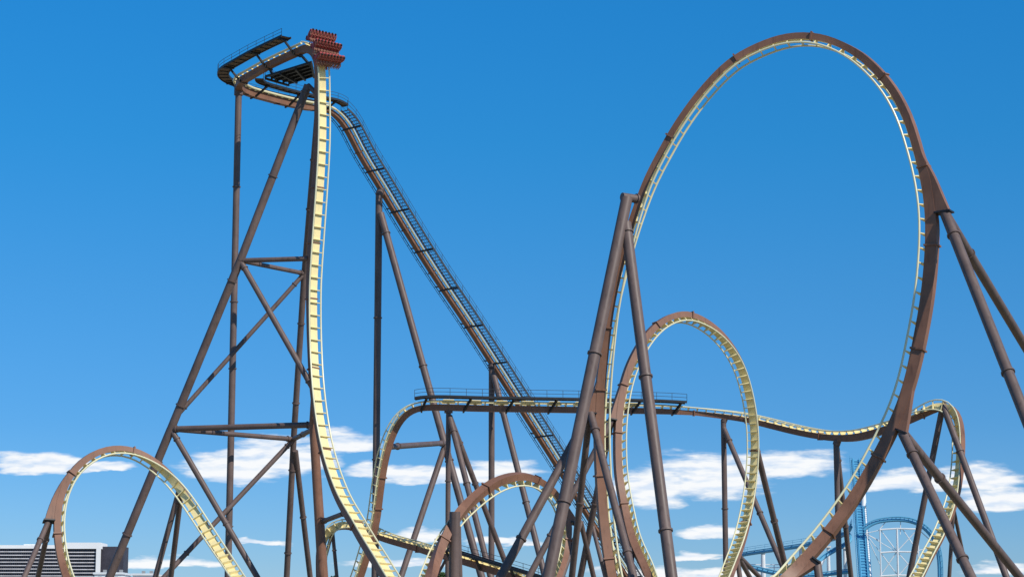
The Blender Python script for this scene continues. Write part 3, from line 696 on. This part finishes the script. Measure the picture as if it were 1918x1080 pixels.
# ------------------------------------------------------------------ big loop supports
hp = gusset(BIG, (1722, 305), (1736, 395), .85)
s = support('two long raked pipes from the flared joint high on the largest loop', p=hp)
leg(s, hp, at(1911, 755, 118), .66, (440, 697)); leg(s, hp + V(.1, .3, 0), at(1918, 645, 139), .60, (475,))
hp = gusset(BIG, (1692, 730), (1662, 803), .6)
s = support('two raked pipes from the flared joint low on the largest loop, crossing the last descent', p=hp)
leg(s, hp, at(1819, 1080, 119), .58, (850, 1046)); leg(s, hp + V(.15, .3, 0), at(1910, 1080, 137), .58, (895,))
hp = gusset(BIG, (1470, 1072), (1503, 1040), .45)
s = support('short stub pipe under the lowest visible bend of the largest loop', p=hp)
leg(s, hp, at(1534, 1080, 125), .5)
top = T_back(BIG, 1207, 372, -.1); D = top.y
s = support('widest A shaped support, its tip joined to the largest loop by a short arm', p=top)
h = at(1174, 372, D - .6); leg(s, h, at(1027, 1080, D - 7), .76, (662, 940)); pipe(s, h + V(-.3, 0, .12), top, .56, 'arm', (.9,)); leg(s, at(1172, 418, D - .8), at(1258, 1080, D - 9), .72, (435, 705, 993))
hp = gusset(BIG, (1134, 715), (1130, 780), .62)
s = support('three pipes fanning down from the flared joint where the brake run passes the largest loop', p=hp)
leg(s, hp, at(937, 1080, 131), .56, (1008,)); leg(s, hp + V(.1, -.2, 0), at(1187, 1080, 128), .50, (805, 1034)); leg(s, hp + V(.05, .4, 0), at(1071, 1080, 141), .44, (940,))
hp = T_back(BIG, 1147, 1045, .05)
s = support('short upright stub below the steep rising foot of the largest loop', p=hp)
leg(s, hp, at(hp and 1141, 1085, hp.y), .46)

# ------------------------------------------------------------------ medium loop supports
hp = gusset(SM, (1173, 722), (1162, 790), .5)
s = support('two raked pipes from the flared brown joint of the medium loop', p=hp)
leg(s, hp, at(1000, 1062, 163), .50, (1003,)); leg(s, hp + V(0, .3, 0), at(1087, 1080, 172), .52, (942,))
tp = T_back(SM, 1413, 832, -.05)
s = support('single raked pipe behind the cream inner face of the medium loop', p=tp)
leg(s, tp, at(1476, 1080, 184), .52, (975,)); pipe(s, tp, tp - V(0, 0, .8), .6, 'head')
tp = T_back(SM, 1378, 1035, .0)
s = support('low fan of three short pipes under the cream foot of the medium loop', p=tp)
for q, dd in ((1386, 170), (1405, 174), (1424, 178)): leg(s, tp + V((q - 1400) * .006, 0, 0), at(q, 1081, dd), .40)
tp = T_back(SM, 1197, 1025, .05)
s = support('short stub pipe under the brown foot of the medium loop', p=tp)
leg(s, tp, at(1182, 1085, tp.y - 1), .5)

# ------------------------------------------------------------------ lower left loop supports
hp = gusset(LF, (137, 890), (112.5, 972), .62)
s = support('pair of raked pipes in front of the hotel block, under the smallest loop', p=hp)
leg(s, hp, at(45, 1080, 143), .38, (1010,)); leg(s, hp + V(.05, .25, 0), at(71, 1080, 152), .38, (1010,))
tp = T_back(LF, 334, 912, .0)
s = support('thin pair of pipes behind the cream descending side of the smallest loop', p=tp)
leg(s, tp + V(-.2, 0, -.1), at(291, 1080, tp.y + 1), .40); leg(s, tp + V(-.1, .3, -.3), at(320, 1080, tp.y + 4), .40); pipe(s, tp, tp + V(-.3, .1, -.9), .46, 'head')

# ------------------------------------------------------------------ middle loop supports
k = T_near(MI, 845, 986); hp = MI.P[k] - MI.U[k] * (MI.d[k] + .15)
s = support('thick upright pipe with a cut top against the face of the low loop', p=hp)
h = at(852, 958, hp.y - .25); leg(s, h, down(h) + V(-.08, 0, 0), .84, (), 'column'); leg(s, at(858, 985, hp.y + .9), at(861, 1080, hp.y + 1.4), .46)
hp = gusset(MI, (1050, 948), (1058.5, 980), .5)
s = support('slim V of pipes on a short arm from the low loop', p=hp)
h = at(1088, 977, 169.5); pipe(s, hp, h, .36, 'arm'); leg(s, h, at(1053, 1080, 166), .40, (1010,)); leg(s, h, at(1112, 1080, 172), .42)
s = support('lone pale upright pipe half hidden behind the foot of the largest loop', p=at(1112, 985, 176))
leg(s, at(1110, 985, 176), at(1134, 1080, 174), .36)
tp = T_back(FB, 622, 988, .0)
s = support('small dark pair of pipes under the low cream turn behind the drop', p=tp)
leg(s, tp + V(0, 0, -.2), at(631, 1080, tp.y), .36, (1030,)); leg(s, tp + V(0, .2, -.2), at(605, 1060, tp.y + 3), .34)
tp = T_back(FB, 838, 1034, .0)
s = support('thin slanted prop under the final brakes beside the thick upright pipe', p=tp)
leg(s, tp, at(820, 1075, tp.y), .26)

# ------------------------------------------------------------------ hotel block far off at the lower left
def hotel():
    D = 1500.; k = D / F
    xw = lambda px: at(px, 1040, D).x
    zt = lambda py: at(959, py, D).z
    r = thing('hotel_building', 'large hotel block with rows of dark windows between white floor bands', 'building', (xw(90), D + 10, 0))
    ax, ay, az = V(1, 0, 0), V(0, 1, 0), Z
    def bx(m, x0, x1, y0, y1, z0, z1, mi=0): m.box(((x0 + x1) / 2, (y0 + y1) / 2, (z0 + z1) / 2), ax, ay, az, abs(x1 - x0) / 2, (y1 - y0) / 2, (z1 - z0) / 2, mi)
    m = MB(); bx(m, xw(-60), xw(186), D, D + 22, 0, zt(1021)); m.build('wall', GLASS, r, smooth=False)
    m = MB(); bx(m, xw(186.6), xw(229), D + 5, D + 24, 0, zt(1022)); m.build('end_tower', SIDEW, r, smooth=False)
    m = MB(); bx(m, xw(118), xw(189), D - 3, D + 23, zt(1027), zt(1015.5)); bx(m, xw(181.5), xw(189), D - 3, D - .3, 0, zt(1027) - .02); m.build('white_frame', CONC, r, smooth=False)
    m = MB(); bx(m, xw(-60), xw(117.8), D - 1.5, D + 22.5, zt(1026.5), zt(1020)); m.build('parapet', CONC, r, smooth=False)
    z = zt(1033.5); n = 0
    while z > 1:
        m = MB(); bx(m, xw(118.2), xw(181.2), D - 1.6, D - .02, z - .30, z + .36)
        m.build('floor_band', BAND, r, smooth=False)
        m = MB(); bx(m, xw(-60), xw(117.6), D - 1.2, D - .02, z - .26 + .35, z + .38 + .35)
        m.build('floor_band', BAND, r, smooth=False)
        z -= 2.42; n += 1
        if n > 12: break
    m = MB()
    for px in range(-56, 182, 4):
        bx(m, xw(px), xw(px) + .28, D - .9, D - .03, zt(1080) - 8, zt(1028))
    m.build('balcony_divider', SIDEW, r, smooth=False)
    m = MB(); bx(m, xw(40), xw(75), D + 6, D + 16, zt(1021), zt(1017.5)); m.build('roof_plant', CONC, r, smooth=False)
hotel()
def low_building(label, px0, px1, py, D, extra):
    a = at(px0, py, D); b = at(px1, py, D); r = thing('low_building', label, 'building', ((a.x + b.x) / 2, D + 5, 0))
    m = MB(); m.box(((a.x + b.x) / 2, D + 5, a.z / 2 - .2), V(1, 0, 0), V(0, 1, 0), Z, (b.x - a.x) / 2, 5, a.z / 2 - .2); m.build('wall', CONC, r, smooth=False)
    m = MB(); m.box(((a.x + b.x) / 2, D + 5, a.z - .18), V(1, 0, 0), V(0, 1, 0), Z, (b.x - a.x) / 2 + .25, 5.25, .2); m.build('roof_edge', WHITE, r, smooth=False)
    for f in extra:
        x = a.x + (b.x - a.x) * f
        m = MB(); m.box((x, D - .02, a.z - 1.3), V(1, 0, 0), V(0, 1, 0), Z, .35, .05, .45); m.build('window', GLASS, r, smooth=False)
        m = MB(); m.box((x + .4, D + 3, a.z + .3), V(1, 0, 0), V(0, 1, 0), Z, .3, .4, .3); m.build('roof_vent', GREY, r, smooth=False)
low_building('white flat roofed low building just in front of the hotel', 177, 228, 1071, 420, (.2, .5, .8))
low_building('white flat roofed low building standing apart from the hotel', 249, 286, 1073, 420, (.3, .7))

# ------------------------------------------------------------------ blue coaster in the distance
def blue_coaster():
    # steep lift seen end-on
    D0, D1 = 372., 430.; top = at(1603.5, 858, D1); x0 = top.x
    bot = V(at(1605, 1080, D0).x, D0 - 12, 0)
    r = thing('blue_lift_hill', 'steep blue lift hill standing up like a tower behind the largest loop', 'coaster lift', (x0, D1, 0))
    T = (top - bot).normalized(); S = V(1, 0, 0); U = S.cross(T)
    if U.z < 0: U = -U
    m = MB(); m.bar(bot - U * .6, top - U * .6, U, 2.0, .6); m.build('spine', BLUE, r)
    for sx in (-1, 1):
        m = MB(); m.tube([bot + S * sx * .62, top + S * sx * .62], .12, 8); m.build('rail', BLUE, r)
        m = MB()
        for q in (.85, 1.3): m.tube([bot + S * sx * q + U * .1, top + S * sx * q + U * .1], .07, 5)
        n = 90
        for i in range(n + 1):
            c = bot.lerp(top, i / n) + U * .1; m.bar(c + S * sx * .85, c + S * sx * 1.3, Z, .35, .05)
            if i % 3 == 0: m.tube([c + S * sx * 1.3, c + S * sx * 1.3 + Z * .5], .03, 4)
        for hh in (.5, .25): m.tube([bot + S * sx * 1.3 + Z * hh, top + S * sx * 1.3 + Z * hh], .035, 5)
        m.build('staircase', BLUE, r, smooth=False)
    m = MB()
    for i in range(70):
        c = bot.lerp(top, i / 70); m.bar(c - S * .62 - U * .1, c + S * .62 - U * .1, U, .14, .14)
    m.build('cross_tie', BLUE, r, smooth=False)
    w = thing('white_lift_support', 'thick white leaning pipe against the side of the blue lift hill', 'coaster support', (x0 + 2, 405, 0))
    m = MB(); m.tube([at(1617, 915, 412), at(1619, 990, 410), at(1626, 1080, 402), at(1630, 1140, 396) * 1.0], [.45, .62, .78, .8], 12); m.build('leg', WHITE, w)
    m = MB(); p = at(1630, 1140, 396); m.tube([p, V(p.x, p.y, 0)], .8, 12); m.build('column', WHITE, w)
    # rounded blue hump with a white lattice frame under it
    D = 398.
    arch = [at(1618, 992, D), at(1628, 984, D), at(1642, 977.5, D), at(1662, 974, D), at(1684, 973, D), at(1706, 976, D), at(1726, 985, D), at(1742, 1000, D), at(1753, 1020, D), at(1758, 1045, D), at(1759.5, 1080, D), at(1757, 1140, D)]
    arch = [p for p, _ in spline(arch, 6)]
    h = thing('blue_coaster_hump', 'rounded blue track hump arching over a white lattice frame', 'coaster track', (arch[len(arch) // 2].x, D, 0))
    m = MB(); m.tube(arch, .34, 10); m.build('spine', BLUE, h)
    for dy in (-.6, .6):
        m = MB(); m.tube([p + V(0, dy, 0) + (p - at(1690, 1060, D)).normalized() * .55 for p in arch], .10, 6); m.build('rail', BLUE, h)
    m = MB()
    for i in range(1, len(arch), 2):
        e = (arch[i] - at(1690, 1060, D)).normalized()
        m.bar(arch[i] + e * .55 - V(0, .6, 0), arch[i] + e * .55 + V(0, .6, 0), e, .1, .1); m.tube([arch[i], arch[i] + e * .5], .08, 5)
    m.build('cross_tie', BLUE, h, smooth=False)
    f = thing('lattice_frame', 'white square lattice frame inside the arch of the blue hump', 'coaster support', (at(1685, 1080, D).x, D, 0))
    P = lambda x, y, d=0: at(x, y, D + d)
    def rod(m, a, b, r_): m.tube([a, b], r_, 6)
    for x, rr in ((1648, .14), (1680, .20), (1719, .14)):
        m = MB(); q = P(x, 990); rod(m, q, V(P(x + 3, 1140).x, q.y, 0), rr); m.build('post', WHITE, f)
    for y in (989, 1032, 1076):
        m = MB(); rod(m, P(1648, y + 2), P(1680, y), .15); rod(m, P(1680, y), P(1719, y + 1), .15); m.build('crossbar', WHITE, f)
    m = MB()
    for a, b in (((1680, 1032), (1719, 990)), ((1648, 990), (1680, 1032)), ((1680, 1032), (1719, 1076)), ((1650, 1076), (1680, 1032)), ((1690, 989), (1719, 1032)), ((1650, 1035), (1681, 1076)), ((1684, 1076), (1719, 1034)), ((1720, 990), (1752, 1020)), ((1720, 1030), (1757, 1022)), ((1687, 975), (1686, 1000)), ((1660, 975), (1648, 990))):
        rod(m, P(*a, .3), P(*b, .3), .09)
    m.build('diagonal_brace', WHITE, f)
    m = MB()
    for b in ((1648, 992), (1648, 1012), (1649, 1034), (1678, 1032), (1650, 1060)): rod(m, P(1621, 998, .5), P(*b, .5), .07)
    m.build('stay_rod', WHITE, f)
    # long shallow blue track with its white columns
    tr = [at(1385, 1037, 440), at(1399, 1034, 438), at(1450, 1026.5, 430), at(1500, 1019, 424), at(1545, 1010, 418), at(1574, 1001, 412), at(1590, 990, 408), at(1594, 982, 407)]
    tr = [p for p, _ in spline(tr, 6)]
    b = thing('blue_coaster_track', 'long blue track rising gently on white columns behind the medium loop', 'coaster track', (tr[20].x, tr[20].y, 0))
    m = MB(); m.tube([p - Z * .35 for p in tr], .34, 8); m.build('spine', BLUE, b)
    for dy in (-.65, .65):
        m = MB(); m.tube([p + V(0, dy, .15) for p in tr], .10, 6); m.build('rail', BLUE, b)
    m = MB()
    for p in tr[::2]: m.bar(p + V(0, -.65, .12), p + V(0, .65, .12), Z, .14, .12); m.tube([p - Z * .3, p + V(0, -.6, .1)], .06, 4); m.tube([p - Z * .3, p + V(0, .6, .1)], .06, 4)
    for hh in (.9, .5): m.tube([p + V(0, -1.1, .15 + hh) for p in tr], .03, 4)
    for p in tr[::2]: m.tube([p + V(0, -1.1, .1), p + V(0, -1.1, 1.05)], .03, 4); m.bar(p + V(0, -.6, .1), p + V(0, -1.2, .1), Z, .1, .06)
    m.build('cross_tie', BLUE, b, smooth=False)
    lo = [at(1576, 1002, 414), at(1590, 1002, 412), at(1593, 1010, 411), at(1584, 1020, 410), at(1565, 1030, 409), at(1545, 1042, 408), at(1530, 1056, 406), at(1522, 1075, 404), at(1518, 1120, 402)]
    lo = [p for p, _ in spline(lo, 6)]
    c = thing('blue_coaster_curve', 'dark blue curled track dropping away beside the blue lift hill', 'coaster track', (lo[20].x, lo[20].y, 0))
    m = MB(); m.tube(lo, .34, 8); m.build('spine', BLUE, c)
    for dx in (-.55, .55):
        m = MB(); m.tube([p + V(dx * .4, dx, .5) for p in lo], .10, 6); m.build('rail', BLUE, c)
    m = MB()
    for p in lo[::2]: m.bar(p + V(-.22, -.55, .46), p + V(.22, .55, .46), Z, .12, .12); m.tube([p, p + Z * .42], .08, 4)
    m.build('cross_tie', BLUE, c, smooth=False)
    l2 = [p for p, _ in spline([at(1392, 1060, 402), at(1420, 1066, 402), at(1450, 1073, 401), at(1490, 1080, 400), at(1530, 1077, 400), at(1590, 1070, 399)], 6)]
    e = thing('blue_coaster_track', 'lowest blue track passing just above the bottom edge under the others', 'coaster track', (l2[10].x, l2[10].y, 0))
    m = MB(); m.tube(l2, .34, 8); m.build('spine', BLUE, e)
    for dy in (-.6, .6):
        m = MB(); m.tube([p + V(0, dy, .5) for p in l2], .10, 6); m.build('rail', BLUE, e)
    m = MB()
    for p in l2[::2]: m.bar(p + V(0, -.6, .47), p + V(0, .6, .47), Z, .12, .12)
    m.build('cross_tie', BLUE, e, smooth=False)
    cols = [(1429, 1031, 434, .55, 'tallest white column under the long blue track, clear of the largest loop'), (1500, 1021, 424, .5, 'white column under the blue track beside the rails of the largest loop'),
            (1570, 1006, 413, .45, 'white column between the slim pair of pipes and the blue lift hill'), (1551, 1020, 420, .4, 'white column seen just beneath the spine of the largest loop'), (1582, 1022, 410, .4, 'thin white column under the curled blue track')]
    for px, py, D_, rr, lab in cols:
        t = at(px, py, D_); q = tag_column(t, rr, lab)
    q = thing('leaning_support', 'white leaning pipe under the curled blue track by the small stub support', 'coaster support', (at(1530, 1060, 406).x, 406, 0))
    m = MB(); m.tube([at(1545, 1042, 408.5), at(1524, 1080, 404), at(1500, 1125, 400)], .35, 8); m.build('leg', WHITE, q)
    w = thing('safety_fence', 'thin white horizontal rails below the blue track', 'fence', (at(1440, 1055, 436).x, 436, 0))
    m = MB()
    for y in (1056.5, 1062): m.tube([at(1394, y, 436), at(1500, y, 436)], .10, 5)
    m.build('fence_rail', WHITE, w)
    for x in (1400, 1425, 1450, 1475):
        m = MB(); a = at(x, 1056, 436.2); m.tube([a, V(a.x, a.y, 0)], .10, 5); m.build('post', WHITE, w)
def tag_column(t, rr, lab):
    r = thing('track_support', lab, 'coaster support', (t.x, t.y, 0), 'white columns of the blue coaster')
    m = MB(); m.tube([t - Z * .3, V(t.x, t.y, -.2)], [rr * .8, rr * 1.25], 10); m.build('column', WHITE, r)
    m = MB(); m.box(t - Z * .35, V(1, 0, 0), V(0, 1, 0), Z, .5, .6, .15); m.build('head_plate', WHITE, r)
    return r
blue_coaster()

# ------------------------------------------------------------------ trees whose tops just reach the picture
LEAF = bpy.data.materials.new('leaves'); LEAF.use_nodes = True
def leaf_material(t):
    b = t.nodes['Principled BSDF']; b.inputs['Roughness'].default_value = .6
    tc = N(t, 'ShaderNodeTexCoord'); n = N(t, 'ShaderNodeTexNoise'); n.inputs['Scale'].default_value = .9; n.inputs['Detail'].default_value = 5
    link(t, tc.outputs['Object'], n.inputs['Vector']); cr = N(t, 'ShaderNodeValToRGB'); link(t, n.outputs['Fac'], cr.inputs[0])
    cr.color_ramp.elements[0].position = .35; cr.color_ramp.elements[0].color = (.03, .065, .018, 1)
    cr.color_ramp.elements[1].position = .65; cr.color_ramp.elements[1].color = (.09, .15, .04, 1)
    link(t, cr.outputs[0], b.inputs['Base Color'])
leaf_material(LEAF.node_tree)
BARK = paint('bark', (.09, .065, .045), .9, .3, 3, .2)
def tree(px, py, D, rad, label, seed):
    rnd = random.Random(seed); top = at(px, py, D); H = top.z
    r = thing('tree', label, 'tree', (top.x, top.y, 0))
    m = MB(); c = V(top.x, top.y, 0)
    m.tube([c, c + Z * H * .3, c + V(.2, .1, H * .6), c + V(.1, 0, H * .9)], [.3, .24, .15, .05], 8)
    blobs = []
    for i in range(16):
        a = rnd.random() * 6.283; f = rnd.random()
        z = H * (.38 + .52 * f); rr = rad * (1 - .65 * max(0, f - .35)) * (.35 + .6 * rnd.random())
        q = c + V(math.cos(a) * rr, math.sin(a) * rr, z); blobs.append((q, rad * (.28 + .2 * rnd.random())))
        if i % 2 == 0: m.tube([c + Z * z * .6, c.lerp(q, .5) + Z * (z * .42), q], [.10, .07, .03], 5)
    blobs.append((c + V(0, 0, H - rad * .28), rad * .28))
    m.build('trunk', BARK, r)
    m = MB()
    for q, rr in blobs:
        for i in range(190):
            d = V(rnd.gauss(0, 1), rnd.gauss(0, 1), rnd.gauss(0, .8)).normalized() * rr * (.45 + .6 * rnd.random())
            p = q + d; p.z = min(p.z, H + .1)
            n = V(rnd.gauss(0, 1), rnd.gauss(0, 1), rnd.gauss(.6, 1)).normalized(); u = n.orthogonal().normalized(); w = n.cross(u); sz = .12 + .12 * rnd.random()
            m.quad(p - u * sz * 1.5, p - w * sz * .8, p + u * sz * 1.5, p + w * sz * .8)
    m.build('crown', LEAF, r, smooth=False)
tree(828, 1070, 236, 2.2, 'green treetop showing beside the thick upright pipe of the low loop', 3)
tree(627, 1077, 240, 1.8, 'green treetop barely showing under the low cream turn', 5)
#PART5
